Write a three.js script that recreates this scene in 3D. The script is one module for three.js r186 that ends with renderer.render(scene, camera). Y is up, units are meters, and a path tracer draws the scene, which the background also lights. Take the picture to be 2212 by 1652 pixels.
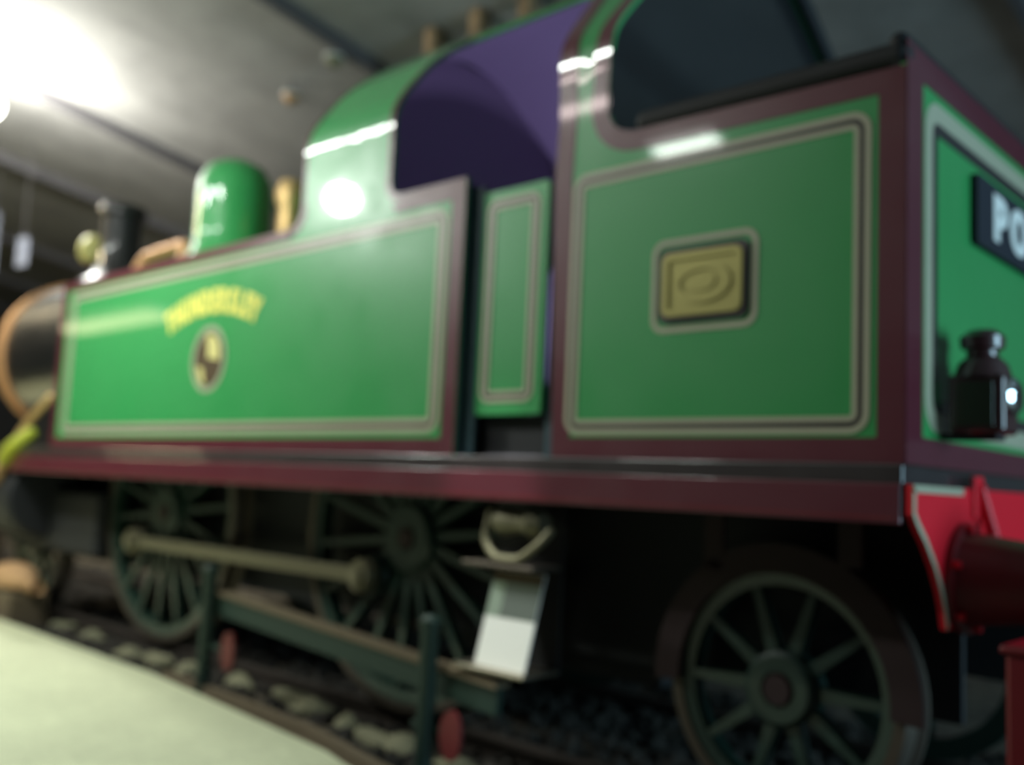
import * as THREE from 'three';
import { RoundedBoxGeometry } from 'three/addons/geometries/RoundedBoxGeometry.js';
import { mergeGeometries, mergeVertices, toCreasedNormals } from 'three/addons/utils/BufferGeometryUtils.js';
import { FontLoader } from 'three/addons/loaders/FontLoader.js';
import { TextGeometry } from 'three/addons/geometries/TextGeometry.js';
import { RectAreaLightUniformsLib } from 'three/addons/lights/RectAreaLightUniformsLib.js';

// ---------------------------------------------------------------- camera, sky, exposure, large lights
const scene = new THREE.Scene();
const camera = new THREE.PerspectiveCamera(2 * Math.atan(826 / 2126.4) * 180 / Math.PI, 2212 / 1652, 0.05, 200);
camera.position.set(1.325, 1.325, 3.4);
{ // hand-held: turned left, tilted up, rolled a little
  const yaw = 43.19 * Math.PI / 180, pitch = 5.95 * Math.PI / 180, roll = 2.645 * Math.PI / 180;
  const f = new THREE.Vector3(-Math.sin(yaw) * Math.cos(pitch), Math.sin(pitch), -Math.cos(yaw) * Math.cos(pitch));
  const r = f.clone().cross(new THREE.Vector3(0, 1, 0)).normalize(), u = r.clone().cross(f);
  const r2 = r.clone().multiplyScalar(Math.cos(roll)).addScaledVector(u, Math.sin(roll));
  const u2 = u.clone().multiplyScalar(Math.cos(roll)).addScaledVector(r, -Math.sin(roll));
  camera.setRotationFromMatrix(new THREE.Matrix4().makeBasis(r2, u2, f.clone().negate()));
}
camera.focus = 1.8;            // the phone focused far too close: everything in the shed is soft
camera.userData.fStop = 1.1;
scene.add(camera);
const renderer = new THREE.WebGLRenderer({ antialias: true });
renderer.toneMapping = THREE.LinearToneMapping;
renderer.toneMappingExposure = 0.96;
renderer.shadowMap.enabled = true;
scene.background = new THREE.Color(0x0a0d12);
RectAreaLightUniformsLib.init();

const TUBE = new THREE.Color(0.94, 1.0, 0.93), WARM = new THREE.Color(1.0, 0.83, 0.52), COOL = new THREE.Color(0.5, 0.82, 1.0);
function areaLight(at, to, w, h, color, nits) {
  const l = new THREE.RectAreaLight(color, nits, w, h);
  l.position.set(...at); l.lookAt(...to); scene.add(l); return l;
}
const FLUO = { nits: 90, glow: 26 }, PENDANT = { candela: 75 }, UNSEEN_DOORWAY = { nits: 10 };

// ---------------------------------------------------------------- helpers
let seed = 7;
const rnd = () => { seed = (seed * 1664525 + 1013904223) % 4294967296; return seed / 4294967296; };
const V = (x, y, z) => new THREE.Vector3(x, y, z);
const names = {};
function numbered(n) { const k = names[n] = (names[n] ?? -1) + 1; return k ? `${n}_${String(k).padStart(3, '0')}` : n; }
function flags(m) { m.castShadow = m.receiveShadow = true; return m; }
function tag(o, label, category, group) { o.userData.label = label; o.userData.category = category; if (group) o.userData.group = group; return o; }
function thing(name, label, category, at, group) {
  const g = new THREE.Group(); g.name = numbered(name); g.position.set(...at);
  anchors.set(g, V(...at)); scene.add(g); return tag(g, label, category, group);
}
const anchors = new Map();
// part(): a mesh whose geometry is given in world metres, parented to a thing or a part
function part(parent, name, geo, mat, label) {
  const a = anchors.get(parent) ?? V(0, 0, 0);
  geo = merge(geo); if (a.lengthSq()) geo.translate(-a.x, -a.y, -a.z);
  const m = flags(new THREE.Mesh(geo, mat)); m.name = name; parent.add(m); anchors.set(m, a);
  if (label) m.userData.label = label; return m;
}
function structure(name, geo, mat, kind = 'structure') {
  const m = flags(new THREE.Mesh(merge(geo), mat)); m.name = name; m.userData.kind = kind; scene.add(m); anchors.set(m, V(0, 0, 0)); return m;
}
function clean(g) {
  g = g.index ? g.toNonIndexed() : g;
  for (const k of Object.keys(g.attributes)) if (!['position', 'normal', 'uv'].includes(k)) g.deleteAttribute(k);
  if (!g.attributes.normal) g.computeVertexNormals();
  if (!g.attributes.uv) boxUV(g); g.groups = []; return g;
}
function merge(g) { return Array.isArray(g) ? mergeGeometries(g.map(x => clean(x))) : clean(g.clone()); }
function boxUV(g, s = 1) { // uv in metres from the dominant axis of each face
  const p = g.attributes.position, n = g.attributes.normal, uv = new Float32Array(p.count * 2);
  for (let i = 0; i < p.count; i++) {
    const ax = Math.abs(n.getX(i)), ay = Math.abs(n.getY(i)), az = Math.abs(n.getZ(i));
    const x = p.getX(i), y = p.getY(i), z = p.getZ(i);
    const [u, v] = ax >= ay && ax >= az ? [z, y] : ay >= az ? [x, z] : [x, y];
    uv[2 * i] = u * s; uv[2 * i + 1] = v * s;
  }
  g.setAttribute('uv', new THREE.BufferAttribute(uv, 2)); return g;
}
function box(x0, x1, y0, y1, z0, z1, r = 0.006) {
  const w = x1 - x0, h = y1 - y0, d = z1 - z0; r = Math.min(r, w * .45, h * .45, d * .45);
  const g = clean(r > 0 ? new RoundedBoxGeometry(w, h, d, 2, r) : new THREE.BoxGeometry(w, h, d));
  g.translate((x0 + x1) / 2, (y0 + y1) / 2, (z0 + z1) / 2); return boxUV(g);
}
function tube(pts, r, seg = 12, closed = false) {
  const c = pts.length > 2 ? new THREE.CatmullRomCurve3(pts.map(p => V(...p)), closed, 'catmullrom', .3) : new THREE.LineCurve3(V(...pts[0]), V(...pts[1]));
  const gs = [new THREE.TubeGeometry(c, Math.max(2, (pts.length - 1) * 8), r, seg, closed)];
  if (!closed) for (const p of [pts[0], pts[pts.length - 1]]) gs.push(new THREE.SphereGeometry(r, seg, 8).translate(...p));
  return mergeGeometries(gs.map(g => clean(g)));
}
function lathe(profile, at, axis = 'y', seg = 40) { // profile of [radius, along]
  const g = toCreasedNormals(new THREE.LatheGeometry(profile.map(p => new THREE.Vector2(Math.max(p[0], 1e-4), p[1])), seg), .6);
  if (axis === 'x') g.rotateZ(-Math.PI / 2); if (axis === 'z') g.rotateX(Math.PI / 2);
  return clean(g).translate(...at);
}
// ---- outlines with a width per edge, in sheet coordinates
function curve(a, c, b, w, n = 8) { // quadratic bend from a to b about the control point c: points with widths
  const out = []; for (let i = 0; i < n; i++) { const t = i / n; out.push([(1 - t) ** 2 * a[0] + 2 * t * (1 - t) * c[0] + t * t * b[0], (1 - t) ** 2 * a[1] + 2 * t * (1 - t) * c[1] + t * t * b[1], w]); } return out;
}
function densify(P, step, above = -9) {
  const out = [];
  P.forEach((p, i) => { const q = P[(i + 1) % P.length], n = Math.max(p[1], q[1]) <= above ? 1 : Math.max(1, Math.ceil(Math.hypot(q[0] - p[0], q[1] - p[1]) / step)); for (let k = 0; k < n; k++) out.push([p[0] + (q[0] - p[0]) * k / n, p[1] + (q[1] - p[1]) * k / n, p[2]]); });
  return out;
}
function inset(P, width = null) { // P counter-clockwise, moved inwards by each edge's own width
  const n = P.length, N = P.map((p, i) => { const q = P[(i + 1) % n], dx = q[0] - p[0], dy = q[1] - p[1], l = Math.hypot(dx, dy) || 1; return [-dy / l, dx / l]; });
  return P.map((p, i) => {
    const j = (i + n - 1) % n, [ax, ay] = N[j], [bx, by] = N[i], wa = width ?? P[j][2], wb = width ?? p[2], det = ax * by - ay * bx;
    if (Math.abs(det) < .3) { const w = (wa + wb) / 2, x = ax + bx, y = ay + by, l = Math.hypot(x, y) || 1; return [p[0] + x / l * w, p[1] + y / l * w]; }
    return [p[0] + (wa * by - wb * ay) / det, p[1] + (ax * wb - bx * wa) / det];
  });
}
function quads(list) { // list of [a, b, c, d] Vector3
  const pos = []; for (const [a, b, c, d] of list) for (const v of [a, b, c, a, c, d]) pos.push(v.x, v.y, v.z);
  const g = new THREE.BufferGeometry(); g.setAttribute('position', new THREE.Float32BufferAttribute(pos, 3)); g.computeVertexNormals(); return boxUV(g);
}
function band(outer, inner, map, h = .003, h0 = 0, skip = null) { // a raised strip between two outlines with its edges
  const pos = [], nor = [], n = outer.length, at = (p, k) => map(p[0], p[1], k), up = p => at(p, h + .01).sub(at(p, h)).normalize();
  const put = (v, m) => { pos.push(v.x, v.y, v.z); nor.push(m.x, m.y, m.z); };
  for (let i = 0; i < n; i++) {
    if (skip && skip(i)) continue;
    const j = (i + 1) % n, Q = [outer[i], outer[j], inner[j], inner[i]], flip = at(Q[1], h).sub(at(Q[0], h)).cross(at(Q[2], h).sub(at(Q[0], h))).dot(up(Q[0])) < 0;
    for (const t of [[0, 1, 2], [0, 2, 3]]) for (const k of flip ? [t[0], t[2], t[1]] : t) put(at(Q[k], h), up(Q[k]));
    for (const [a, b] of [[inner[i], inner[j]], [outer[j], outer[i]]]) { const A = at(a, h), B = at(b, h), C = at(b, h0), D = at(a, h0), m = B.clone().sub(A).cross(C.clone().sub(A)).normalize(); for (const v of [A, B, C, A, C, D]) put(v, m); }
  }
  const g = new THREE.BufferGeometry(); g.setAttribute('position', new THREE.Float32BufferAttribute(pos, 3)); g.setAttribute('normal', new THREE.Float32BufferAttribute(nor, 3)); return boxUV(g);
}
function slab(P, map, h0, h1, step = 9) { // a plate with thickness, bent by map
  const tri = THREE.ShapeUtils.triangulateShape(P.map(p => new THREE.Vector2(p[0], p[1])), []), out = [];
  const split = (a, b, c, k = 0) => {
    const l = [Math.hypot(a[0] - b[0], a[1] - b[1]), Math.hypot(b[0] - c[0], b[1] - c[1]), Math.hypot(c[0] - a[0], c[1] - a[1])], m = Math.max(...l);
    if (m <= step || k > 14) { out.push([a, b, c]); return; }
    const mid = (p, q) => [(p[0] + q[0]) / 2, (p[1] + q[1]) / 2];
    if (l[0] === m) { const q = mid(a, b); split(a, q, c, k + 1); split(q, b, c, k + 1); } else if (l[1] === m) { const q = mid(b, c); split(a, b, q, k + 1); split(a, q, c, k + 1); } else { const q = mid(c, a); split(a, b, q, k + 1); split(q, b, c, k + 1); }
  };
  for (const t of tri) split(...t.map(i => P[i]));
  const pos = [], nor = [], put = (v, n) => { pos.push(v.x, v.y, v.z); nor.push(n.x, n.y, n.z); };
  const up = p => map(p[0], p[1], h1 + .01).sub(map(p[0], p[1], h1)).normalize();
  for (const [a, b, c] of out) {
    const A = map(a[0], a[1], h1), e = map(b[0], b[1], h1).sub(A), f = map(c[0], c[1], h1).sub(A), t = e.cross(f).dot(up(a)) < 0 ? [a, c, b] : [a, b, c];
    for (const p of t) put(map(p[0], p[1], h1), up(p)); for (const p of [t[0], t[2], t[1]]) put(map(p[0], p[1], h0), up(p).negate());
  }
  for (let i = 0; i < P.length; i++) { const p = P[i], q = P[(i + 1) % P.length]; const A = map(p[0], p[1], h1), B = map(q[0], q[1], h1), C = map(q[0], q[1], h0), D = map(p[0], p[1], h0), n = A.clone().sub(B).cross(C.clone().sub(B)).normalize(); for (const v of [B, A, D, B, D, C]) put(v, n); }
  const g = new THREE.BufferGeometry(); g.setAttribute('position', new THREE.Float32BufferAttribute(pos, 3)); g.setAttribute('normal', new THREE.Float32BufferAttribute(nor, 3)); return boxUV(g);
}
function rrect(x0, x1, y0, y1, r, n = 5) {
  const P = []; for (const [cx, cy, a] of [[x1 - r, y0 + r, -90], [x1 - r, y1 - r, 0], [x0 + r, y1 - r, 90], [x0 + r, y0 + r, 180]])
    for (let i = 0; i <= n; i++) { const t = (a + 90 * i / n) * Math.PI / 180; P.push([cx + r * Math.cos(t), cy + r * Math.sin(t), 0]); }
  return P;
}
const ellipse = (cx, cy, a, b, n = 40) => Array.from({ length: n }, (_, i) => [cx + a * Math.cos(i / n * 2 * Math.PI), cy + b * Math.sin(i / n * 2 * Math.PI), 0]);

// ---------------------------------------------------------------- procedural textures and materials
function noiseTexture(size, fn, srgb = true) {
  const d = new Uint8Array(size * size * 4);
  for (let j = 0; j < size; j++) for (let i = 0; i < size; i++) { const c = fn(i / size, j / size); for (let k = 0; k < 3; k++) d[(j * size + i) * 4 + k] = Math.max(0, Math.min(255, Math.round(c[k] * 255))); d[(j * size + i) * 4 + 3] = 255; }
  const t = new THREE.DataTexture(d, size, size); t.wrapS = t.wrapT = THREE.RepeatWrapping; t.magFilter = THREE.LinearFilter; t.minFilter = THREE.LinearMipmapLinearFilter; t.generateMipmaps = true;
  if (srgb) t.colorSpace = THREE.SRGBColorSpace; t.needsUpdate = true; return t;
}
const lattice = Array.from({ length: 4096 }, () => rnd());
function value(u, v, n, s = 0) { // tiling value noise
  const x = u * n, y = v * n, i = Math.floor(x), j = Math.floor(y), f = x - i, g = y - j, a = f * f * (3 - 2 * f), b = g * g * (3 - 2 * g);
  const L = (p, q) => lattice[(((p % n + n) % n) * 61 + ((q % n + n) % n) * 131 + s * 977) & 4095];
  return (L(i, j) * (1 - a) + L(i + 1, j) * a) * (1 - b) + (L(i, j + 1) * (1 - a) + L(i + 1, j + 1) * a) * b;
}
const fbm = (u, v, n, s = 0) => .5 * value(u, v, n, s) + .3 * value(u, v, n * 2, s + 1) + .2 * value(u, v, n * 5, s + 2);
const rep = (t, k) => { t.repeat.set(k, k); return t; };
const concreteMap = rep(noiseTexture(256, (u, v) => { const a = fbm(u, v, 5), b = value(u, v, 90, 5); const k = .86 + .1 * a + .06 * b; return [k * .83, k * .85, k * .71]; }), .4);
const roofMap = rep(noiseTexture(256, (u, v) => { const a = fbm(u, v, 6, 9), k = .52 + .14 * a; return [k * .93, k * .92, k * .9]; }), .35);
const groundMap = rep(noiseTexture(256, (u, v) => { const k = .18 + .3 * fbm(u, v, 16, 3); return [k, k * .92, k * .78]; }), .8);
const woodMap = rep(noiseTexture(128, (u, v) => { const k = .42 + .25 * value(u, v * .2, 30, 2) + .1 * value(u, v, 8, 4); return [k * .9, k * .74, k * .54]; }), 1.2);
const paintRough = rep(noiseTexture(128, (u, v) => { const k = .34 + .16 * fbm(u, v, 7, 6); return [k, k, k]; }, false), .7);
const lin = (r, g, b) => new THREE.Color().setRGB(r, g, b);
const std = (c, rough = .6, metal = 0, more = {}) => new THREE.MeshStandardMaterial({ color: c, roughness: rough, metalness: metal, side: THREE.DoubleSide, ...more });
const gloss = (c, more = {}) => new THREE.MeshPhysicalMaterial({ color: c, roughness: 1, roughnessMap: paintRough, clearcoat: 1, clearcoatRoughness: .05, side: THREE.DoubleSide, ...more });
const M = {
  green: gloss(lin(.04, .36, .1)), maroon: gloss(lin(.115, .016, .03)), cream: gloss(lin(.5, .5, .36)), lineBlack: gloss(lin(.03, .022, .024)),
  black: gloss(lin(.012, .013, .015)), frame: std(lin(.009, .01, .012), .7), frameMaroon: std(lin(.024, .008, .009), .7), wheel: gloss(lin(.012, .034, .025), { clearcoat: .3 }), railSteel: std(lin(.06, .048, .04), .7, .4), rodSteel: std(lin(.19, .175, .11), .55, .6),
  steel: std(lin(.42, .38, .3), .38, 1), tyre: std(lin(.12, .1, .08), .55, .7), brass: std(lin(.7, .48, .22), .5, .7), oldBrass: std(lin(.34, .31, .11), .5, .6), copper: std(lin(.6, .33, .15), .6, .5),
  gold: std(lin(.93, .86, .17), .5), red: std(lin(.74, .004, .02), .5), darkRed: gloss(lin(.16, .005, .01), { clearcoat: .35 }), valanceRed: gloss(lin(.17, .016, .022)), inside: std(lin(.27, .24, .3), .7),
  jamb: gloss(lin(.05, .095, .115)), concrete: std(0xffffff, .85, 0, { map: concreteMap }), roof: std(0xffffff, .9, 0, { map: roofMap }), ground: std(0xffffff, .95, 0, { map: groundMap }),
  wood: std(0xffffff, .8, 0, { map: woodMap }), wall: std(lin(.12, .11, .105), .9), darkWall: std(lin(.022, .022, .022), .9), rafter: std(lin(.09, .085, .09), .7), stone: std(lin(.2, .195, .12), .9), unseenTarmac: std(lin(.022, .021, .02), .95), railWood: std(lin(.13, .1, .06), .85), ballast: std(lin(.028, .025, .02), .95),
  white: new THREE.MeshPhysicalMaterial({ color: lin(.95, .95, .92), roughness: .5, clearcoat: .6, clearcoatRoughness: .25, side: THREE.DoubleSide }), paperGrey: std(lin(.26, .3, .28), .6), paperGreen: std(lin(.5, .62, .52), .6), brown: std(lin(.075, .045, .016), .6), glass: new THREE.MeshPhysicalMaterial({ color: lin(.6, .65, .65), transmission: 1, thickness: 0, roughness: .05, side: THREE.DoubleSide }),
  lampHousing: std(lin(.6, .6, .58), .5, .2), fenceGreen: std(lin(.009, .03, .021), .6), reflectorRed: std(lin(.12, .012, .014), .5), canvas: std(lin(.5, .3, .15), .9), banner: std(lin(.27, .3, .4), .9),
  chrome: std(lin(.85, .87, .9), .12, 1), lampGreen: gloss(lin(.015, .035, .012)), lampMaroon: gloss(lin(.05, .014, .016)), yellowPale: std(lin(.6, .58, .2), .5), yellowPaint: std(lin(.42, .45, .03), .6), magenta: std(lin(.35, .03, .09), .6), boardBlack: std(lin(.008, .01, .02), .7),
};

// ---------------------------------------------------------------- the shed
const roofY = z => z <= 3 ? 6.66 + .176 * z : 7.188 - .176 * (z - 3);
const X0 = -34, X1 = 9;
structure('floor', box(X0, X1, -.4, -.12, -10, 9.2, 0), M.ground);
{ // the path stands a hand higher than the track bed and runs at a slight angle to it
  const P = [[X0, 2.5, 0], [X0, -.35, 0], [-7.6, .09, 0], [-4.82, .14, 0], [-2.67, .35, 0], [-2.41, .42, 0], [-1.4, .6, 0], [-1.2, 2.5, 0]];
  structure('floor_path', slab(P, (x, z, h) => V(x, h, z), -.12, 0), M.concrete);
  structure('floor_unseen_yard', box(X0, X1, -.12, -.004, 2.5, 9.1, 0), M.unseenTarmac);  // unseen dark floor, placed to cut light bounced onto the bunker
}
{ // ceiling of sheets with steel rafters under it
  const t = .12, c = structure('ceiling', [
    quads([[V(X0, roofY(-10), -10), V(X0, roofY(3), 3), V(X1, roofY(3), 3), V(X1, roofY(-10), -10)], [V(X0, roofY(3), 3), V(X0, roofY(9.2), 9.2), V(X1, roofY(9.2), 9.2), V(X1, roofY(3), 3)],
      [V(X0, roofY(-10) + t, -10), V(X1, roofY(-10) + t, -10), V(X1, roofY(3) + t, 3), V(X0, roofY(3) + t, 3)], [V(X0, roofY(3) + t, 3), V(X1, roofY(3) + t, 3), V(X1, roofY(9.2) + t, 9.2), V(X0, roofY(9.2) + t, 9.2)]])], M.roof);
  for (const x of [-27, -23.5, -20, -15.4, -12.28, -7.33, -4.2, -1.1, 2, 5.1]) {
    const b = slab([[-10, roofY(-10) - .17, 0], [3, roofY(3) - .17, 0], [9.1, roofY(9.1) - .17, 0], [9.1, roofY(9.1) - .002, 0], [3, roofY(3) - .002, 0], [-10, roofY(-10) - .002, 0]], (z, y, h) => V(x + h, y, z), -.05, .05);
    part(c, 'rafter', b, M.rafter);
  }
}
structure('wall_back', box(X0, X1, -.12, roofY(-10) + .12, -10.2, -10, 0), M.wall);
structure('wall_front', box(X0, X1, -.12, roofY(9.2) + .12, 9.1, 9.3, 0), M.darkWall);  // unseen wall, kept dark to hold reflections off the locomotive side
structure('wall_left', box(X0 - .2, X0, -.12, 7.3, -10.2, 9.3, 0), M.wall);
{ // unseen end wall on the right: glowing doorway placed to light the bunker back
  structure('wall_right', [box(X1, X1 + .2, -.12, 7.3, -10.2, -3.2, 0), box(X1, X1 + .2, -.12, 7.3, .6, 9.3, 0), box(X1, X1 + .2, 4.1, 7.3, -3.2, .6, 0)], M.wall);
  const w = structure('unseen_window_1', [box(X1 + .02, X1 + .08, -.12, .0, -3.2, .6, 0), box(X1 + .02, X1 + .08, 4.0, 4.1, -3.2, .6, 0), box(X1 + .02, X1 + .08, 0, 4.0, -1.34, -1.26, 0)], M.rafter);
  for (const [a, b] of [[-3.2, -1.34], [-1.26, .6]]) part(w, 'pane', box(X1 + .03, X1 + .05, 0, 4.0, a, b, 0), std(lin(.3, .36, .4), .5, 0, { emissive: COOL, emissiveIntensity: UNSEEN_DOORWAY.nits * .5 }));
  areaLight([X1 - .05, 2.0, -1.3], [0, 2.0, -1.3], 3.8, 4.0, COOL, UNSEEN_DOORWAY.nits);
}

// ---------------------------------------------------------------- the tank locomotive
// the side sheet: straight up to 3.25 m, then bending into the arched cab roof
const arch = new THREE.CatmullRomCurve3([[0, 3.05], [0, 3.2], [0, 3.37], [-.03, 3.455], [-.08, 3.535], [-.14, 3.615], [-.24, 3.745], [-.39, 3.895], [-.68, 4.115], [-.96, 4.285], [-1.3, 4.36], [-1.6, 4.29]].map(([z, y]) => V(0, y, z)), false, 'centripetal');
const profile = []; { let s = 0, last = null; for (let i = 0; i <= 600; i++) { const p = arch.getPoint(i / 600 * .91); if (last) s += p.distanceTo(last); profile.push([s + 3.05, p.y, p.z]); last = p; } }
function atS(s) { if (s <= 3.05) return [s, 0, 0, 1]; let k = 1; while (k < profile.length - 1 && profile[k][0] < s) k++; const a = profile[k - 1], b = profile[k], t = (s - a[0]) / (b[0] - a[0]), dy = b[1] - a[1], dz = b[2] - a[2], l = Math.hypot(dy, dz); return [a[1] + t * dy, a[2] + t * dz, -dz / l, dy / l]; }
const sOfZ = z => profile.find(p => p[2] <= z)[0];
const near = (x, s, h) => { const [y, z, ny, nz] = atS(s); return V(x, y + ny * h, z + nz * h); };
const far = (x, s, h) => { const p = near(x, s, h); p.z = -2.6 - p.z; return p; };
const back = (d, y, h) => V(h, y, -d);            // bunker back: d metres from the near side
const sTop = sOfZ(-.42), sMid = sOfZ(-1.295), s35 = sOfZ(-.24);

const loco = thing('tank_locomotive', 'green side-tank steam locomotive with maroon borders, cream lining and a brass bunker plate', 'locomotive', [-4.6, 0, -1.3]);

// outlines: tank, cab and bunker meet edge to edge
const tankP = [[-7.13, 1.46, .085], [-2.25, 1.46, .1], [-2.25, 2.84, 0], [-7.13, 2.84, .1]];
const bunkerP = [[-1.6, 1.46, .09], [0, 1.46, .1], [0, 2.89, .09], [-1.17, 2.905, .09], ...curve([-1.17, 2.905], [-1.34, 2.91], [-1.35, 3.06], .09).slice(1), [-1.35, 3.06, 0], [-1.632, 3.06, .105], [-1.645, 2.74, .105]];
const cabP = [[-3.86, 2.84, 0], [-2.25, 2.84, 0], [-2.25, 2.89, .05], [-2.75, 2.89, .05], ...curve([-2.75, 2.89], [-2.86, 2.89], [-2.86, 2.99], .045).slice(1), [-2.86, 2.99, .035], [-2.86, s35 - .15, .03],
  ...curve([-2.86, s35 - .15], [-2.86, sTop], [-2.62, sTop], .022).slice(1), [-2.62, sTop, .015], [-1.95, sTop, .03], ...curve([-1.95, sTop], [-1.7, sTop], [-1.66, s35 - .05], .09).slice(1), [-1.66, s35 - .05, .105], [-1.632, 3.06, 0],
  [-1.35, 3.06, .09], [-1.335, 3.45, .09], [-1.30, 3.75, .09], [-1.3, sMid, 0], [-3.7, sMid, .025], [-3.7, 3.0, .035], ...curve([-3.7, 3.0], [-3.7, 2.84], [-3.86, 2.84], .06).slice(1)];
const bendP = P => densify(P, .07, 3.06);
const tankSide = part(loco, 'side_tank', [slab(tankP, near, -.03, 0), box(-7.12, -2.26, 1.465, 2.835, -.52, -.03, .02)], M.green);
const cab = part(loco, 'cab', [slab(bendP(cabP), near, -.022, 0, .16), slab(bendP(cabP), (x, s, h) => far(x, s, h), -.022, 0, .16)], M.green);
const bunker = part(loco, 'bunker', [slab(bunkerP, near, -.022, 0), slab(bunkerP, far, -.022, 0), slab([[0.0, 1.46, 0], [2.6, 1.46, 0], [2.6, 2.9, 0], [0, 2.9, 0]], back, -.022, 0)], M.green);
part(loco, 'side_tank', [slab(tankP, far, -.03, 0), box(-7.12, -2.26, 1.465, 2.835, -2.57, -2.08, .02)], M.green);
// maroon borders: one raised strip round the whole side, laid on each part
function border(parent, P, map) { // one part for each unbroken run of edges that carry a border
  const D = bendP(P), I = inset(D), n = D.length, on = i => D[(i + n) % n][2] >= .001;
  for (let i = 0; i < n; i++) if (on(i) && !on(i - 1) || (i === 0 && D.every((_, k) => on(k)))) {
    let e = i; while (e < i + n && on(e)) e++;
    const run = k => Array.from({ length: Math.min(e - i + 1, n) }, (_, q) => k[(i + q) % n]), open = e - i < n;
    part(parent, 'border', band(run(D), run(I), map, .003, 0, q => open && q === e - i), M.maroon, 'maroon border');
  }
}
{ // tank: the top border stops at the cab front
  for (const [o, n, h] of [[[[-7.13, 1.46], [-2.25, 1.46]], [[-7.13, 1.545], [-2.25, 1.545]], .003], [[[-2.25, 1.545], [-2.25, 2.84]], [[-2.35, 1.545], [-2.35, 2.84]], .003],
    [[[-3.8, 2.84], [-7.13, 2.84]], [[-3.8, 2.772], [-7.13, 2.772]], .003], [[[-7.13, 2.84], [-7.13, 1.46]], [[-7.03, 2.84], [-7.03, 1.46]], .0031], [[[-2.25, 2.84], [-2.84, 2.84]], [[-2.25, 2.785], [-2.80, 2.785]], .0031]])
    part(tankSide, 'border', band(o, n, near, h, 0, i => i === 1), M.maroon, 'maroon border');
}
border(cab, cabP, near); border(bunker, bunkerP, near);
// lining: cream, dark, cream
function lining(parent, rect, r, map, W = [.024, .045, .066]) {
  const P = rrect(...rect, r, 6), ring = (a, b) => band(inset(P, a), inset(P, b), map, .0035);
  const [a, b, c] = W;
  part(parent, 'lining', ring(0, a), M.cream, 'cream lining'); part(parent, 'lining', ring(a, b), M.lineBlack, 'dark lining'); if (c > b) part(parent, 'lining', ring(b, c), M.cream, 'cream lining');
}
lining(tankSide, [-6.93, -2.37, 1.572, 2.75], .085, near, [.028, .05, .076]);
lining(bunker, [-1.53, -.125, 1.562, 2.755], .075, near);
lining(bunker, [.17, 2.43, 1.585, 2.835], .13, back, [.075, .125, 0]);
border(bunker, [[0, 1.46, .1], [2.6, 1.46, .15], [2.6, 2.99, .12], [0, 2.99, .15]], (d, y, h) => back(d, y, h + .001));
part(bunker, 'coping', [tube([[-1.15, 2.945, -.03], [-.035, 2.945, -.03]], .048), tube([[-.035, 2.99, -.03], [-.035, 2.99, -2.57]], .04), box(-.06, 0, 2.89, 3.0, -2.6, -.0, .02)], M.frame, 'black coping round the bunker top');
part(bunker, 'bunker_body', box(-1.57, -.03, 1.465, 2.78, -2.57, -.03), M.black);
// gold name in an arc over the crest
const sans = await new FontLoader().loadAsync('fonts/droid/droid_sans_bold.typeface.json');
{
  const word = 'THUNDERSLEY', cx = -4.69, R = 1.45, y0 = 2.395 - R;
  const raw = [...word].map(ch => { const g = new TextGeometry(ch, { font: sans, size: .155, depth: .003, curveSegments: 4, bevelEnabled: true, bevelSize: .007, bevelThickness: .0005, bevelSegments: 1 }); g.scale(.8, 1, 1); g.computeBoundingBox(); return [g, g.boundingBox.max.x]; });
  const gap = .002, total = raw.reduce((a, [, w]) => a + w + gap, -gap); let s = -total / 2;
  const tilt = .03;
  for (const [g, w] of raw) { const a = (s + w / 2) / R; g.translate(-w / 2, 0, 0); g.scale(1, 1, 1); g.rotateZ(-a - tilt * 0); g.translate(cx + R * Math.sin(a), y0 + R * Math.cos(a), .001); part(tankSide, 'letter', g, M.gold, 'gold letter'); s += w + gap; }
  const crest = part(tankSide, 'crest', slab(ellipse(-4.675, 2.075, .175, .185), near, .0005, .004), M.brown, 'brown and gold crest');
  part(crest, 'crest_ring', band(ellipse(-4.675, 2.075, .215, .225), inset(ellipse(-4.675, 2.075, .215, .225), .03), near, .004), M.cream);
  part(crest, 'crest_shield', [slab([[-4.68, 2.08, 0], [-4.53, 2.06, 0], [-4.545, 2.17, 0], [-4.62, 2.235, 0], [-4.71, 2.245, 0]], near, .004, .006), slab([[-4.82, 2.03, 0], [-4.74, 2.02, 0], [-4.70, 1.9, 0], [-4.77, 1.93, 0]], near, .004, .006)], std(lin(.72, .66, .26), .5), 'gold quarters');
}
// brass plate on the bunker
{
  const pl = part(bunker, 'number_plate', [slab(rrect(-1.035, -.612, 2.025, 2.34, .04), near, .001, .012)], M.lineBlack, 'brass bunker plate with a raised oval');
  part(bunker, 'lining', band(rrect(-1.075, -.575, 1.985, 2.382, .06), inset(rrect(-1.075, -.575, 1.985, 2.382, .06), .024), near, .0035), M.cream, 'cream line round the plate');
  part(pl, 'plate_rim', band(rrect(-1.012, -.636, 2.05, 2.315, .035), inset(rrect(-1.012, -.636, 2.05, 2.315, .035), .03), near, .022, .012), M.oldBrass);
  part(pl, 'plate_field', slab(rrect(-.995, -.652, 2.067, 2.298, .02), near, .012, .014), M.oldBrass);
  const E0 = ellipse(-.82, 2.18, .135, .085), ov = band(E0, inset(E0, .03), near, .021, .014);
  part(pl, 'oval', ov, M.oldBrass);
  part(pl, 'boss', slab(ellipse(-.83, 2.185, .075, .038), near, .014, .019), M.oldBrass);
}
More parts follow.
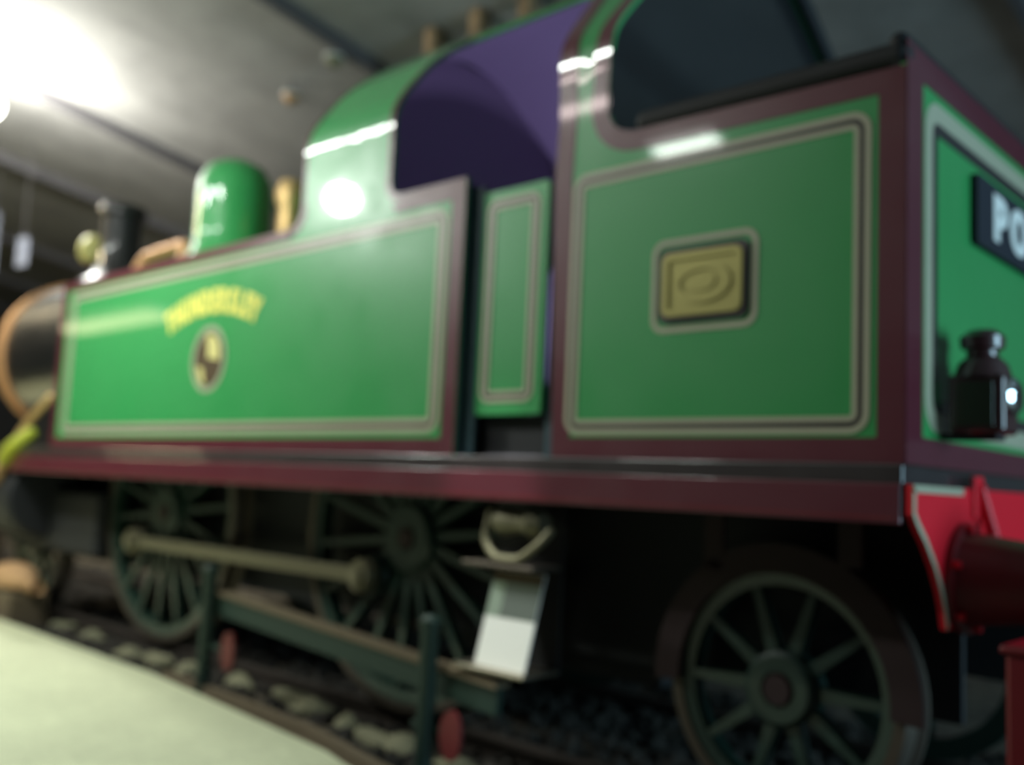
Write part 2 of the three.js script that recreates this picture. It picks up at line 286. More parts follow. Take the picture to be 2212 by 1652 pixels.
// doorway: dark jamb (the tank's rear end), door leaf, the bunker's front edge
part(loco, 'door_jamb', [box(-2.262, -2.246, 1.46, 2.86, -.5, -.012), box(-2.246, -2.175, 1.46, 2.84, -.09, -.06)], M.jamb, 'blue-black door jamb');
{
  const zd = -.06, dm = (x, y, h) => V(x, y, zd + h);
  const door = part(loco, 'cab_door', slab(rrect(-2.17, -1.735, 1.665, 2.8, .02), dm, -.03, 0), M.green, 'narrow green cab door');
  const P = rrect(-2.14, -1.785, 1.725, 2.755, .06);
  for (const [a, b, m] of [[0, .02, 'cream'], [.02, .038, 'lineBlack'], [.038, .056, 'cream']]) part(door, 'lining', band(inset(P, a), inset(P, b), dm, .004), M[m], m === 'cream' ? 'cream lining' : 'dark lining');
  part(loco, 'door_gap_plate', box(-1.735, -1.60, 1.46, 2.78, -.12, -.10), M.jamb);
  part(loco, 'door_sill', box(-2.25, -1.6, 1.455, 1.665, -.16, -.13), M.frame);
}
// cab: front, rear weather sheet, inside
const archP = (() => { const P = []; for (let i = 0; i <= 40; i++) { const s = 2.9 + (sMid - 2.9) * i / 40, p = near(0, s, -.004); P.push([-p.z, p.y, 0]); } const Q = P.slice().reverse().slice(1).map(([d, y]) => [2.6 - d, y, 0]); return [[0, 1.5, 0], ...P, ...Q, [2.6, 1.5, 0]].reverse(); })();
{
  const rearS = new THREE.Shape(archP.map(([d, y]) => new THREE.Vector2(-d, Math.max(y, 2.6))));
  const rg = new THREE.ExtrudeGeometry(rearS, { depth: .02, bevelEnabled: false }).rotateY(-Math.PI / 2); rg.translate(-1.34, 0, 0);
  const fix = rg.attributes.position; // shape x (= -d) became z after the turn
  for (let i = 0; i < fix.count; i++) if (fix.getZ(i) > 0) fix.setZ(i, -fix.getZ(i));
  rg.computeVertexNormals();
  const ws = part(loco, 'cab_rear_sheet', rg, M.black, 'black cab rear sheet');
  part(ws, 'edge_bead', tube(archP.filter(([d, y]) => y > 3.3 && d > .25).map(([d, y]) => [-1.285, y + .004, -d]), .04), M.frame);
  part(loco, 'cab_front_sheet', slab(archP, (d, y, h) => V(-3.68 + h, Math.max(y, 2.5), -d), -.02, 0), M.green);
  part(loco, 'cab_interior', [box(-3.64, -1.62, 1.40, 1.47, -2.5, -.12), box(-3.6, -2.3, 1.47, 2.86, -.545, -.525), lathe([[.0, 0], [.62, 0], [.68, -.05], [.68, -.4]], [-3.2, 2.45, -1.3], 'x')], M.inside);
  part(loco, 'cab_lining', box(-3.58, -1.7, 2.7, 3.35, -2.56, -2.5), M.inside, 'inner cab side');
  part(loco, 'cab_front_lining', slab(archP, (d, y, h) => V(-3.64 + h, Math.min(Math.max(y, 2.5), 4.3), -Math.min(Math.max(d, .03), 2.57)), -.01, 0), M.inside);
  part(loco, 'cab_ceiling', slab(densify([[-3.66, 3.1, 0], [-2.9, 3.1, 0], [-2.9, sTop + .03, 0], [-1.36, sTop + .03, 0], [-1.36, sMid + .02, 0], [-3.66, sMid + .02, 0]], .07), near, -.034, -.026, .16), M.inside);
  part(loco, 'cab_ceiling', slab(densify([[-3.66, 2.9, 0], [-1.36, 2.9, 0], [-1.36, sMid + .02, 0], [-3.66, sMid + .02, 0]], .07), far, -.034, -.026, .16), M.inside);
}
{ // unseen bluish lamp placed to brighten the cab inside, hidden below the tank's ledge
  const gl = part(loco, 'unseen_cab_lamp', lathe([[0, -.06], [.03, -.06], [.03, .0], [.0, .0]], [-2.95, 2.45, -1.2], 'y', 16), M.brass, 'small unseen lamp lighting the cab inside');
  part(gl, 'lamp_glass', new THREE.SphereGeometry(.03, 16, 10).translate(-2.95, 2.48, -1.2), std(lin(.5, .5, .8), .4, 0, { emissive: lin(.6, .5, 1), emissiveIntensity: 4 }));
  const pl = new THREE.PointLight(lin(.6, .5, 1), 4, 0, 2); pl.position.set(-2.95, 2.48, -1.2); pl.castShadow = true; scene.add(pl);
}
// boiler, dome, chimney, safety valve, smokebox
const boiler = part(loco, 'boiler', lathe([[.0, -8.15], [.76, -8.15], [.76, -3.68]], [0, 2.5, -1.3], 'x', 56), M.green);
for (const x of [-7.9, -6.6, -5.3, -4.0]) part(boiler, 'boiler_band', lathe([[.762, x - .025], [.768, x], [.762, x + .025]], [0, 2.5, -1.3], 'x', 56), M.brass);
const smoke = part(loco, 'smokebox', [lathe([[.82, -9.75], [.82, -8.1], [.76, -8.1]], [0, 2.5, -1.3], 'x', 56), box(-9.7, -8.1, 1.4, 2.5, -1.85, -.75)], M.black, 'black smokebox');
part(smoke, 'smokebox_ring', lathe([[.0, -10.2], [.5, -10.2], [.84, -9.95], [.86, -9.75], [.82, -9.73]], [0, 2.5, -1.3], 'x', 56), M.copper, 'copper-coloured front ring');
part(loco, 'dome', lathe([[.45, 3.18], [.42, 3.24], [.355, 3.36], [.345, 3.5], [.345, 3.85], [.33, 4.0], [.27, 4.12], [.15, 4.19], [0, 4.21]], [-6.72, 0, -1.3]), M.green, 'tall green dome');
part(loco, 'chimney', lathe([[.42, 3.25], [.3, 3.34], [.215, 3.5], [.2, 3.7], [.205, 4.0], [.245, 4.03], [.255, 4.08], [.235, 4.13], [.17, 4.13], [.16, 3.9], [0, 3.9]], [-9.0, 0, -1.3]), M.black, 'black chimney with a flared lip');
part(loco, 'safety_valve', lathe([[.16, 3.22], [.14, 3.3], [.1, 3.4], [.1, 3.6], [.13, 3.66], [.13, 3.76], [.1, 3.84], [0, 3.87]], [-5.8, 0, -1.3]), M.brass, 'brass safety valve');
part(loco, 'feed_pipe', tube([[-7.75, 3.0, -.85], [-7.7, 3.25, -.92], [-7.6, 3.34, -.95], [-6.95, 3.36, -.95], [-6.85, 3.25, -.92], [-6.8, 3.0, -.8]], .06), M.copper, 'copper feed pipe over the boiler');
// running board, valance, frames, buffer beams
part(loco, 'running_board', box(-8.9, .0, 1.385, 1.46, -2.62, .02, .01), M.lineBlack);
const val = part(loco, 'valance', box(-8.9, -.005, 1.252, 1.392, .004, .026, .006), M.maroon, 'maroon valance');
part(val, 'valance_line', box(-8.85, -.03, 1.268, 1.278, .026, .028, 0), M.valanceRed);
part(loco, 'main_frame', [box(-9.6, -.04, .48, 1.385, -.72, -.69), box(-9.6, -.04, .48, 1.385, -1.91, -1.88), box(-8.8, -6.9, .55, 1.1, -.69, -.35, .05)], M.frame);
part(loco, 'wheel_guard', slab([...Array.from({ length: 25 }, (_, i) => { const a = (-4 + 188 * i / 24) * Math.PI / 180; return [-.69 + .6 * Math.cos(a), .535 + .6 * Math.sin(a), 0]; }), ...Array.from({ length: 25 }, (_, i) => { const a = (184 - 188 * i / 24) * Math.PI / 180; return [-.69 + .475 * Math.cos(a), .535 + .475 * Math.sin(a), 0]; })], (x, y, h) => V(x, y, -.42 + h), -.02, 0), M.frameMaroon, 'dull maroon guard over the trailing wheel');
for (const [a, b] of [[-1.05, 1.0], [-.43, 1.06]]) part(loco, 'guard_bracket', box(a, a + .1, b, 1.385, -.44, -.42, .004), M.frameMaroon);
part(loco, 'ashpan', box(-3.0, -1.5, .35, 1.3, -1.8, -.8, .03), M.frame);
{
  const P = [[-.02, 1.39], [-.02, 1.285]]; const arc = [[.02, 1.245], [.09, 1.19], [.17, 1.11], [.23, 1.03], [.275, .95], [.3, .88]];
  const L = [[-.02, 1.39, 0], [-.02, 1.285, 0], ...arc.map(p => [...p, 0])], full = [...L, ...L.slice().reverse().map(([d, y]) => [2.6 - d, y, 0])];
  const bm = (d, y, h) => V(h, y, -d);
  const beam = part(loco, 'buffer_beam', slab(full, bm, .012, .035), M.red, 'bright red buffer beam');
  const I = inset([...full], .024); const n = L.length;
  const seg = (a, b) => band(full.slice(a, b), I.slice(a, b), bm, .038, .035, i => i === b - a - 1);
  part(beam, 'lining', [seg(0, n), quads([[bm(-.02, 1.39, .038), bm(.47, 1.39, .038), bm(.47, 1.363, .038), bm(-.02, 1.363, .038)]])], M.cream, 'white lining on the red beam');
  const b0 = part(loco, 'buffer', lathe([[0, .035], [.205, .035], [.205, .06], [.175, .065], [.165, .12], [.135, .36], [.14, .38], [.13, .4], [.07, .4], [.07, .56], [.2, .58], [.23, .595], [.22, .615], [0, .64]], [0, 1.06, -.47], 'x'), M.darkRed, 'dark red buffer');
  for (let i = 0; i < 6; i++) { const a = i * Math.PI / 3 + .3; part(b0, 'bolt', new THREE.CylinderGeometry(.016, .016, .03, 6).rotateZ(Math.PI / 2).translate(.07, 1.06 + .188 * Math.sin(a), -.47 + .188 * Math.cos(a)), M.red); }
  part(loco, 'buffer', lathe([[0, .035], [.205, .035], [.205, .06], [.175, .065], [.135, .36], [.07, .4], [.07, .56], [.2, .58], [.23, .595], [0, .64]], [0, 1.06, -2.13], 'x'), M.darkRed);
  part(loco, 'hose_bracket', [tube([[.05, 1.39, -.62], [.09, 1.2, -.66], [.12, 1.1, -.7]], .025), box(.03, .05, 1.28, 1.44, -.66, -.56, .005)], M.red);
  part(loco, 'buffer_beam', box(-9.0, -8.94, .95, 1.46, -2.65, .06, .01), M.red, 'red front buffer beam');
}
// wheels
function wheel(name, cx, cy, r, zf, spokes, rimIn, hubR, phase, crank, label) {
  const mw = M.wheel, mt = M.tyre;
  const tz = zf - .13, w = part(loco, name, lathe([[r - .055, 0], [r - .01, 0], [r, -.015], [r, -.1], [r + .03, -.115], [r + .03, -.135], [r - .055, -.135], [r - .055, 0]], [cx, cy, zf], 'z', 56), mt, label);
  part(w, 'rim', lathe([[rimIn, -.02], [r - .055, -.012], [r - .055, -.12], [rimIn, -.11], [rimIn, -.02]], [cx, cy, zf], 'z', 56), mw);
  part(w, 'hub', lathe([[0, .0], [.07, .0], [.075, .02], [hubR - .02, .02], [hubR, .005], [hubR, -.12]], [cx, cy, zf], 'z', 32), mw);
  part(w, 'axle_end', lathe([[0, .03], [.06, .03], [.066, .0]], [cx, cy, zf], 'z', 24), M.frameMaroon);
  for (let i = 0; i < spokes; i++) {
    const a = phase + i / spokes * Math.PI * 2, P = [[hubR * .9, -.028, 0], [rimIn + .01, -.017, 0], [rimIn + .01, .017, 0], [hubR * .9, .028, 0]], c = Math.cos(a), s = Math.sin(a);
    part(w, 'spoke', slab(P, (x, y, h) => V(cx + x * c - y * s, cy + x * s + y * c, zf + h), -.08, -.025), mw);
  }
  if (crank) part(w, 'crank_boss', lathe([[0, .02], [.11, .02], [.12, .0], [.12, -.1]], [crank[0], crank[1], zf], 'z', 24), mw);
  return w;
}
wheel('trailing_wheel', -.69, .535, .535, -.45, 10, .425, .155, 0, null, 'small spoked trailing wheel under the bunker');
for (const cx of [-5.93, -3.06]) wheel('driving_wheel', cx, .99, .99, -.45, 18, .87, .2, .1, [cx - .29, .75], 'large spoked driving wheel');
for (const cx of [-8.35, -10.1]) wheel('bogie_wheel', cx, .535, .535, -.45, 10, .425, .13, .2, null, 'small front bogie wheel');
for (const [cx, cy, r] of [[-.69, .535, .535], [-5.93, .99, .99], [-3.06, .99, .99], [-8.35, .535, .535]]) part(loco, 'far_wheel', [lathe([[r - .11, 0], [r, 0], [r, .13], [r - .11, .13], [r - .11, 0]], [cx, cy, -2.15], 'z', 40), box(cx - .05, cx + .05, cy - .04, cy + .04, -2.1, -.5, .03), box(cx - r + .08, cx + r - .08, cy - .04, cy + .04, -2.1, -2.05, .01), box(cx - .04, cx + .04, cy - r + .08, cy + r - .08, -2.1, -2.05, .01)], M.wheel);
{
  const x0 = -6.22, x1 = -3.35, y = .75, z = -.36;
  const rod = part(loco, 'coupling_rod', [box(x0, x1, y - .045, y + .045, z - .025, z + .025, .012)], M.rodSteel, 'steel coupling rod');
  for (const x of [x0, x1]) { part(rod, 'rod_boss', lathe([[0, .04], [.09, .04], [.1, .02], [.1, -.04], [0, -.04]], [x, y, z], 'z', 28), M.rodSteel); part(rod, 'crank_pin', lathe([[0, .075], [.05, .075], [.055, .04]], [x, y, z], 'z', 20), M.rodSteel); }
}
// cab steps with an injector and its bent overflow pipe
{
  const st = part(loco, 'cab_step', [box(-2.13, -1.70, .44, 1.26, -.24, -.225, .004)], M.frame);
  part(st, 'step_tread', box(-2.15, -1.69, .935, .955, -.22, .0, .006), M.tyre); part(st, 'step_tread', box(-2.16, -1.70, .452, .472, -.24, .02, .006), M.steel);
  part(loco, 'injector', [lathe([[0, -.16], [.05, -.16], [.07, -.1], [.05, -.02], [.05, .05], [.075, .09], [.05, .15], [0, .15]], [-1.86, 1.15, -.1], 'x'), tube([[-2.02, 1.2, -.06], [-2.03, 1.06, -.04], [-1.95, .985, -.03], [-1.8, .985, -.03], [-1.68, 1.06, -.03], [-1.63, 1.12, -.05]], .02)], M.rodSteel, 'injector with a bent pipe');
}
// small fittings at the front end
{ const y = thing('yellow_lamp', 'round pale yellow lamp on the smokebox top in front of the chimney', 'lamp', [-9.72, 3.33, -1.3]);
  part(y, 'body', lathe([[.0, 3.6], [.1, 3.62], [.14, 3.7], [.14, 3.8], [.1, 3.88], [.05, 3.92], [0, 3.93]], [-9.72, 0, -1.3]), M.yellowPale); part(y, 'bracket', lathe([[.09, 3.325], [.05, 3.37], [.04, 3.6], [.06, 3.62]], [-9.72, 0, -1.3]), M.frame); }
part(loco, 'sand_pipe', tube([[-7.46, 1.9, -.1], [-7.75, 1.75, -.09], [-8.05, 1.58, -.09]], .035), M.brass, 'pale brass pipe at the tank front');
part(loco, 'front_cylinder', lathe([[0, -.5], [.33, -.5], [.36, -.46], [.36, .46], [.33, .5], [0, .5]], [-8.35, 1.02, -.32], 'x'), M.frame);

// ---------------------------------------------------------------- track
{
  const t = thing('railway_track', 'dark railway track under the green locomotive with timber sleepers', 'track', [-8, -.12, -1.3]);
  const rail = z => slab([[-.035, -.0, 0], [.035, -.0, 0], [.035, -.03, 0], [.01, -.045, 0], [.01, -.105, 0], [.07, -.115, 0], [.07, -.125, 0], [-.07, -.125, 0], [-.07, -.115, 0], [-.01, -.105, 0], [-.01, -.045, 0], [-.035, -.03, 0]].reverse(), (a, y, h) => V(h, y, z + a), X0 + 1, 5);
  part(t, 'rail', rail(-.53), M.railSteel); part(t, 'rail', rail(-2.07), M.railSteel);
  for (let x = -22; x < 4.5; x += .72) part(t, 'sleeper', box(x, x + .25, -.26, -.115, -2.65, .02, .015), M.frame);
}
tag(ballast(), 'dark crushed stone ballast between and beside the rails', 'ballast');
function ballast() {
  const g = new THREE.IcosahedronGeometry(.04, 0), N = 9000, im = flags(new THREE.InstancedMesh(g, M.ballast, N)), m = new THREE.Matrix4(), q = new THREE.Quaternion(), e = new THREE.Euler();
  for (let i = 0; i < N; i++) { const x = -18 + rnd() * 21; let z = -3 + rnd() * 3.0; const k = .6 + rnd() * .9; e.set(rnd() * 6, rnd() * 6, rnd() * 6); m.compose(V(x, -.115 + .02 * rnd(), z), q.setFromEuler(e), V(k, k * .7, k)); im.setMatrixAt(i, m); }
  im.name = 'ballast'; im.userData.kind = 'stuff'; scene.add(im); return im;
}
// pale stones scattered along the path's edge
{
  const spots = [[-8.9, -.5], [-8.05, -.42], [-7.5, -.4], [-6.8, -.34], [-5.95, -.25], [-5.6, -.3], [-5.15, -.3], [-4.62, -.38], [-4.05, -.42], [-3.75, -.34], [-3.3, -.27], [-2.95, -.2], [-2.72, -.2], [-2.3, -.18]];
  const nth = ['first', 'second', 'third', 'fourth', 'fifth', 'sixth', 'seventh', 'eighth', 'ninth', 'tenth', 'eleventh', 'twelfth', 'thirteenth', 'last'];
  const kinds = [0, 1, 2].map(() => { const g = mergeVertices(new THREE.IcosahedronGeometry(.5, 2).deleteAttribute('uv').deleteAttribute('normal')); const p = g.attributes.position, ph = rnd() * 9; for (let i = 0; i < p.count; i++) { const v = V(p.getX(i), p.getY(i), p.getZ(i)), k = 1 + .16 * Math.sin(v.x * 7 + ph) + .13 * Math.sin(v.z * 9 + ph * 2) + .1 * Math.sin(v.y * 11 + ph); p.setXYZ(i, v.x * k, v.y * k, v.z * k); } return clean(toCreasedNormals(g, .5)); });
  spots.forEach(([x, z], i) => { const m = flags(new THREE.Mesh(kinds[i % 3], M.stone)); m.name = numbered('pale_stone'); m.scale.set(.2 + .2 * rnd(), .07 + .05 * rnd(), .1 + .07 * rnd()); m.rotation.y = rnd() * .8 - .2; m.position.set(x, -.085, z); scene.add(m); tag(m, `${nth[i]} pale flat stone from the left in the row beside the path edge`, 'stone', 'pale stones beside the path'); });
}
{ // timber edging between path and ballast
  const k = structure('trim_1', [slab([[-4.9, -.02, 0], [-4.3, .0, 0], [-3.12, .08, 0], [-2.35, .24, 0], [-1.6, .38, 0], [-1.62, .44, 0], [-2.38, .3, 0], [-3.14, .14, 0], [-4.3, .06, 0], [-4.9, .04, 0]].reverse(), (x, z, h) => V(x, h, z), -.14, -.01)], M.railWood);
}

// ---------------------------------------------------------------- low barrier along the path
{
  const b = thing('path_barrier', 'low dark green barrier of two posts and a plank rail beside the path', 'barrier', [-3.3, -.12, .03]);
  for (const [x, z, h] of [[-4.385, .03, .735], [-2.27, .07, .68]]) part(b, 'post', [lathe([[.0, -.13], [.045, -.13], [.045, h - .06], [.05, h - .05], [.05, h - .02], [.03, h], [0, h]], [x, 0, z], 'y', 20)], M.fenceGreen);
  const A = V(-4.36, .5, .0), B = V(-1.88, .335, .0), n = V(0, 0, 1), d = B.clone().sub(A).normalize(), u = n.clone().cross(d);
  const P = [[0, -.075, 0], [A.distanceTo(B), -.075, 0], [A.distanceTo(B), .05, 0], [0, .05, 0]];
  part(b, 'plank_rail', slab(P, (s, y, h) => A.clone().addScaledVector(d, s).addScaledVector(u, y).addScaledVector(n, h), -.05, -.01), M.fenceGreen);
  part(b, 'rail_cap', slab([[0, .05, 0], [A.distanceTo(B), .05, 0], [A.distanceTo(B), .075, 0], [0, .075, 0]], (s, y, h) => A.clone().addScaledVector(d, s).addScaledVector(u, y).addScaledVector(n, h), -.09, .005), M.railWood, 'bare wood cap');
  for (const [x, y, z] of [[-4.1, .235, .04], [-2.1, .14, .06]]) { const r = part(b, 'reflector', slab(ellipse(x, y, .07, .115), (a, c, h) => V(a, c, z + h), -.012, .01), M.reflectorRed, 'red oval reflector'); part(r, 'bracket', box(x - .3, x, y - .015, y + .015, z - .03, z - .012, .004), M.fenceGreen); }
}
// white information sheet on the lower cab step
{
  const s = thing('information_sign', 'white printed information sheet leaning on the lower cab step below the doorway', 'sign', [-1.9, .472, -.05]);
  const q = (x, y, h) => V(x - .045 * (.9 - y) / .43 * 0, y, -.015 - (y - .472) * .28 + h);
  part(s, 'sheet', slab(rrect(-2.045, -1.725, .474, .915, .008), q, -.008, 0), M.white);
  part(s, 'heading_band', slab(rrect(-2.043, -1.727, .86, .913, .004), q, .0005, .002), M.brown, 'brown heading band');
  part(s, 'picture', slab(rrect(-1.955, -1.729, .7, .86, .004), q, .0005, .002), M.paperGrey, 'grey panel'); part(s, 'tinted_panel', slab(rrect(-2.043, -1.955, .7, .86, .004), q, .0005, .002), M.paperGreen, 'pale green panel');  // grey and pale green panels over the upper part of the sheet
}
// things on the bunker back
{
  const d = thing('destination_board', 'black board with white capital letters hung on the bunker back', 'board', [.03, 2.4, -1.3]);
  const bm = (a, y, h) => V(h, y, -a);
  part(d, 'board', slab(rrect(.66, 1.46, 2.375, 2.665, .02), bm, .005, .03), M.boardBlack);
  const g = ch => new TextGeometry(ch, { font: sans, size: .185, depth: .004, curveSegments: 6, bevelEnabled: true, bevelSize: .008, bevelThickness: .001, bevelSegments: 1 });
  let a = .83; for (const ch of 'PO') { const t = g(ch); t.computeBoundingBox(); const w = t.boundingBox.max.x; t.scale(1.35, 1, 1); t.rotateY(Math.PI / 2); t.translate(.03, 2.435, -a); part(d, 'letter', t, M.white, 'white letter'); a += w * 1.35 + .03; }
  const l = thing('tail_lamp', 'small dark maroon and green railway lamp on the bunker back above the buffer', 'lamp', [.13, 1.6, -.36]);
  part(l, 'body', [box(.04, .235, 1.585, 1.80, -.46, -.285, .02), lathe([[.1, 1.79], [.085, 1.84], [.055, 1.87], [.055, 1.9]], [.137, 0, -.37])], M.lampMaroon);
  part(l, 'side_panel', box(.07, .2, 1.61, 1.77, -.287, -.28, .003), M.lampGreen, 'dark green side');
  part(l, 'cap', lathe([[.055, 1.89], [.075, 1.9], [.078, 1.94], [.05, 1.965], [0, 1.97]], [.137, 0, -.37]), M.lampMaroon);
  part(l, 'lens', lathe([[0, .268], [.05, .262], [.07, .245], [.07, .23]], [0, 1.72, -.37], 'x'), M.chrome, 'bright round bezel');
  part(l, 'bracket', box(.005, .2, 1.565, 1.587, -.42, -.32, .004), M.frame);
}
{ const p = thing('red_post', 'square dark red post standing below the buffer at the right edge', 'post', [.36, -.12, -.36]); part(p, 'shaft', box(.25, .47, -.12, .85, -.48, -.22, .02), M.darkRed); part(p, 'cap', box(.235, .485, .835, .87, -.495, -.205, .015), M.darkRed); }
// at the far left
{ const g = mergeVertices(new THREE.SphereGeometry(.5, 28, 18).deleteAttribute('uv').deleteAttribute('normal')), p = g.attributes.position; for (let i = 0; i < p.count; i++) { const x = p.getX(i), y = p.getY(i), z = p.getZ(i); p.setXYZ(i, x * .95 * (1 + .05 * Math.sin(9 * z)), Math.max(y, -.2) * .72 * (1 + .08 * Math.sin(7 * x + 3 * z)), z * .55); }
  const s = thing('canvas_sack', 'tan canvas sack lying on a low timber block at the left edge', 'sack', [-8.15, .19, -.2]);
  part(s, 'bag', clean(toCreasedNormals(g, 1)).scale(.92, .42, .6).translate(-8.15, .275, -.2), M.canvas); part(s, 'tied_neck', lathe([[.07, -.1], [.03, 0], [.06, .07]], [-7.66, .25, -.2], 'x', 14), M.canvas);
  const b = thing('timber_block', 'low dark timber block under the tan sack at the left edge', 'block', [-8.15, -.12, -.2]); part(b, 'plank', box(-8.6, -7.75, -.12, .04, -.38, -.03, .012), M.railWood); part(b, 'plank', box(-8.58, -7.77, .042, .185, -.37, -.04, .012), M.railWood); }
{ const h = thing('yellow_hose', 'yellow hose with a tan end draped down the front footplate', 'hose', [-8, 1.2, -.05]);
  part(h, 'hose_pipe', tube([[-7.7, 1.58, -.05], [-7.78, 1.46, .06], [-7.95, 1.35, .06]], .06), M.yellowPaint); part(h, 'nozzle', tube([[-7.95, 1.35, .06], [-8.17, 1.16, .04]], .055), M.canvas); }

// ---------------------------------------------------------------- overhead things
for (const [x, i] of [[-6.23, 0], [-5.55, 1], [-4.88, 2]]) {
  const p = thing('timber_post', ['leftmost of three tan timber posts rising behind the cab roof', 'middle one of three tan timber posts rising behind the cab roof', 'rightmost of three tan timber posts rising behind the cab roof'][i], 'post', [x, -.12, -3.2], 'timber posts behind the locomotive');
  part(p, 'shaft', box(x - .075, x + .075, -.12, roofY(-3.2) - .02, -3.28, -3.12, .01), M.wood); part(p, 'base_block', box(x - .13, x + .13, -.12, .1, -3.33, -3.07, .01), M.wood);
}
for (const [x, z, a, b, i] of [[-15.6, -2.2, .1, 5.35, 0], [-14.3, -2.2, .12, 4.75, 1]]) {
  const k = thing('hanging_banner', ['narrow pale blue banner hanging under the roof at the left edge', 'wider pale blue banner hanging nearest the chimney'][i], 'banner', [x, 4.2, z]);
  const P = []; for (let j = 0; j <= 8; j++) P.push([x - a + 2 * a * j / 8, 4.3, 0]); for (let j = 8; j >= 0; j--) P.push([x - a + 2 * a * j / 8, b, 0]);
  part(k, 'cloth', slab(P, (u, y, h) => V(u, y, z + .04 * Math.sin((u - x) / a * 4) + h), -.005, .005), M.banner); part(k, 'rod', tube([[x - a - .05, b, z], [x + a + .05, b, z]], .015), M.rafter); part(k, 'cord', tube([[x, b, z], [x, roofY(z) - .005, z]], .006), M.rafter);
}
{ // round pendant lamp at the picture's corner
  const at = [-11.8, 5.78, -.7], l = thing('pendant_lamp', 'round glowing pendant lamp under the roof in the upper left corner', 'lamp', at);
  part(l, 'globe', new THREE.SphereGeometry(.2, 24, 16).translate(...at), std(lin(.9, .9, .85), .4, 0, { emissive: lin(1, 1, .9), emissiveIntensity: 12 }));
  part(l, 'stem', tube([[at[0], at[1] + .2, at[2]], [at[0], roofY(at[2]) - .01, at[2]]], .015), M.rafter); part(l, 'collar', lathe([[.03, .3], [.07, .25], [.08, .17]], at, 'y', 20), M.lampHousing);
  const p = new THREE.PointLight(lin(1, 1, .93), PENDANT.candela, 0, 2); p.position.set(...at); p.castShadow = true; p.shadow.radius = 10; scene.add(p);
  const at3 = [-5.75, 3.81, 1.8], l3 = thing('pendant_lamp', 'unseen white globe lamp over the path left of the frame, placed to light the tank side', 'lamp', at3);  // out of view, placed to light the tank side and the path
  part(l3, 'globe', new THREE.SphereGeometry(.1, 24, 16).translate(...at3), std(lin(.9, .9, .85), .4, 0, { emissive: TUBE, emissiveIntensity: 12 }));
  part(l3, 'stem', tube([[at3[0], at3[1] + .12, at3[2]], [at3[0], roofY(at3[2]) - .01, at3[2]]], .015), M.rafter); part(l3, 'collar', lathe([[.03, .22], [.06, .18], [.06, .1]], at3, 'y', 20), M.lampHousing);
  const p3 = new THREE.PointLight(TUBE, 21, 0, 2); p3.position.set(...at3); p3.castShadow = true; p3.shadow.radius = 6; scene.add(p3);
}
for (const [x, y, z, i] of [[-7.47, 5.96, -2.83, 0], [-8.7, 5.92, -3.11, 1]]) {
  const l = thing('bulkhead_light', ['unlit pale round bulkhead light on the roof above the cab', 'unlit tan oval bulkhead light on the roof above the dome'][i], 'light', [x, y, z]);
  part(l, 'dome_cover', lathe([[0, -.1], [.07, -.08], [.1, 0]], [x, y, z], 'y', 20).scale(1, 1, 1), [M.stone, M.canvas][i]); part(l, 'backplate', lathe([[0, .03], [.12, .03], [.12, 0], [0, 0]], [x, y, z], 'y', 20), M.lampHousing); part(l, 'stem', tube([[x, y, z], [x, roofY(z) - .005, z]], .012), M.rafter);
}
const ORD = ['first', 'second', 'third', 'fourth', 'fifth', 'sixth', 'seventh', 'eighth', 'ninth', 'tenth', 'eleventh', 'twelfth', 'thirteenth', 'fourteenth'];
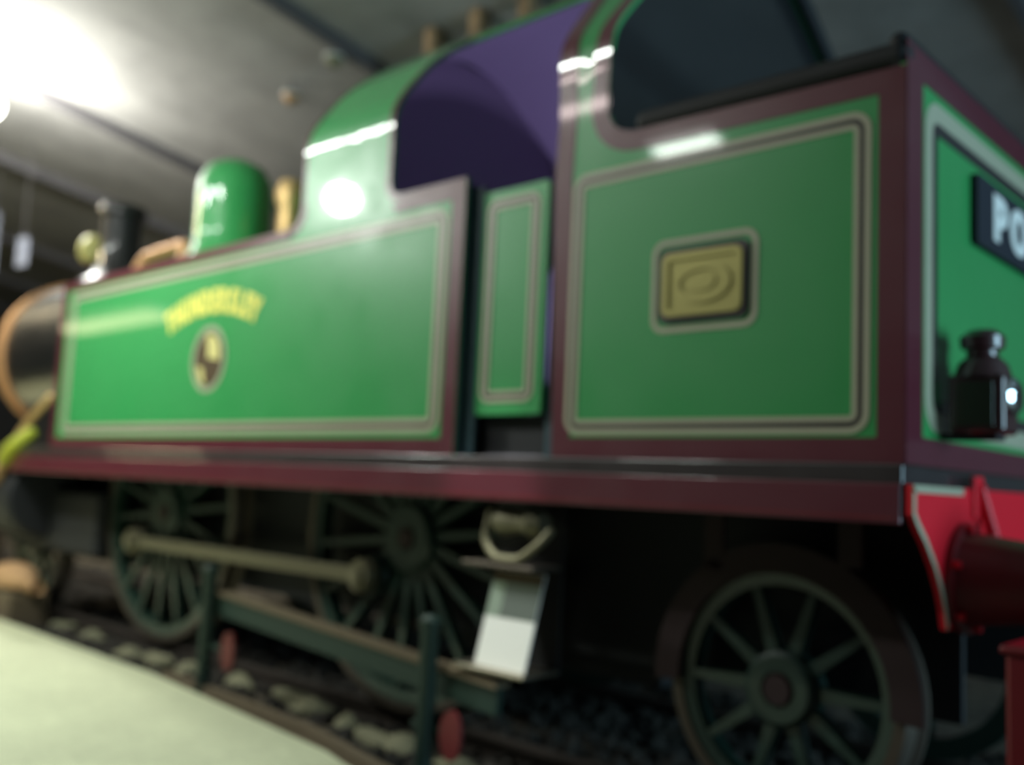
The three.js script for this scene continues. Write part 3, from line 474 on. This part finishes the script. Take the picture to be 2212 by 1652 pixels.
{ // unseen shaded lamp, placed to brighten the information sheet
  const at = V(-2.4, 5.6, 1.5), to = V(-1.9, .66, -.05), d = to.clone().sub(at).normalize(), l = thing('spotlight', 'small black shaded lamp hung out of view, placed to brighten the information sheet', 'spotlight', at.toArray());
  const turn = g => g.applyQuaternion(new THREE.Quaternion().setFromUnitVectors(V(0, 1, 0), d)).translate(at.x, at.y, at.z);
  part(l, 'housing', turn(lathe([[0, -.2], [.06, -.2], [.075, -.15], [.075, .1], [.07, .1], [.07, -.02]], [0, 0, 0])), M.frame); part(l, 'lens', turn(lathe([[0, -.015], [.066, -.015], [.066, -.02], [0, -.02]], [0, 0, 0])), std(lin(.9, .9, .9), .4, 0, { emissive: TUBE, emissiveIntensity: 8 }));
  part(l, 'stem', tube([[at.x, at.y + .1, at.z], [at.x, roofY(at.z) - .005, at.z]], .012), M.rafter);
  const p = new THREE.SpotLight(TUBE, 90, 0, 5.2 * Math.PI / 180, .5, 2); p.position.copy(at.clone().addScaledVector(d, .02)); p.target.position.copy(to); p.castShadow = true; p.shadow.radius = 2; scene.add(p, p.target);
}
// unseen fluorescent fittings hung behind the photographer, placed to mirror in the cab's shoulder
function fluorescent(x0, x1, y, z, w, color, nits, label, group) {
  const l = thing('unseen_fluorescent_light', label, 'light', [(x0 + x1) / 2, y, z], group);
  part(l, 'housing', box(x0, x1, y + .02, y + .1, z - w / 2 - .02, z + w / 2 + .02, .01), M.lampHousing);
  part(l, 'diffuser', box(x0 + .02, x1 - .02, y, y + .025, z - w / 2, z + w / 2, .004), std(lin(.9, .9, .9), .5, 0, { emissive: color, emissiveIntensity: FLUO.glow * nits / 90 }));
  for (const x of [x0 + .3, x1 - .3]) part(l, 'hanger', tube([[x, y + .1, z], [x, roofY(z) - .01, z]], .008), M.rafter);
  areaLight([(x0 + x1) / 2, y - .01, z], [(x0 + x1) / 2, 0, z], x1 - x0 - .04, w, color, nits);
}
[[-10.7, -9.6], [-9.56, -8.46], [-6.0, -4.6]].forEach(([a, b], i) => fluorescent(a, b, 5.97, 4.6, .36, TUBE, FLUO.nits, `${ORD[i]} unseen fluorescent fitting from the far end of the row hung above the yard`, 'unseen fluorescent fittings above the yard'));
fluorescent(-16.2, -12.9, 5.95, 1.4, .35, WARM, 60, 'unseen warm fluorescent fitting beyond the left edge, placed to light the smokebox', null);  // out of view, placed to put a highlight on the smokebox
fluorescent(-6.5, -5.6, 5.92, 5.5, .2, lin(1, .8, .78), 14, 'unseen short pinkish fluorescent fitting behind the main row, placed to reflect in the cab pillar', null);  // out of view, placed for the faint second streak on the pillar
fluorescent(-5.35, -4.45, 5.35, 6.0, .22, TUBE, 30, 'unseen short low-hung white fluorescent fitting, placed to reflect in the bunker side', null);  // out of view, placed for the bright spot on the bunker
fluorescent(-17, -13, 3.75, 4.0, .7, WARM, 3, 'unseen warm dim fluorescent fitting, placed to give the tank side a sheen', null);  // out of view, placed for the yellowish sheen on the tank

renderer.render(scene, camera);
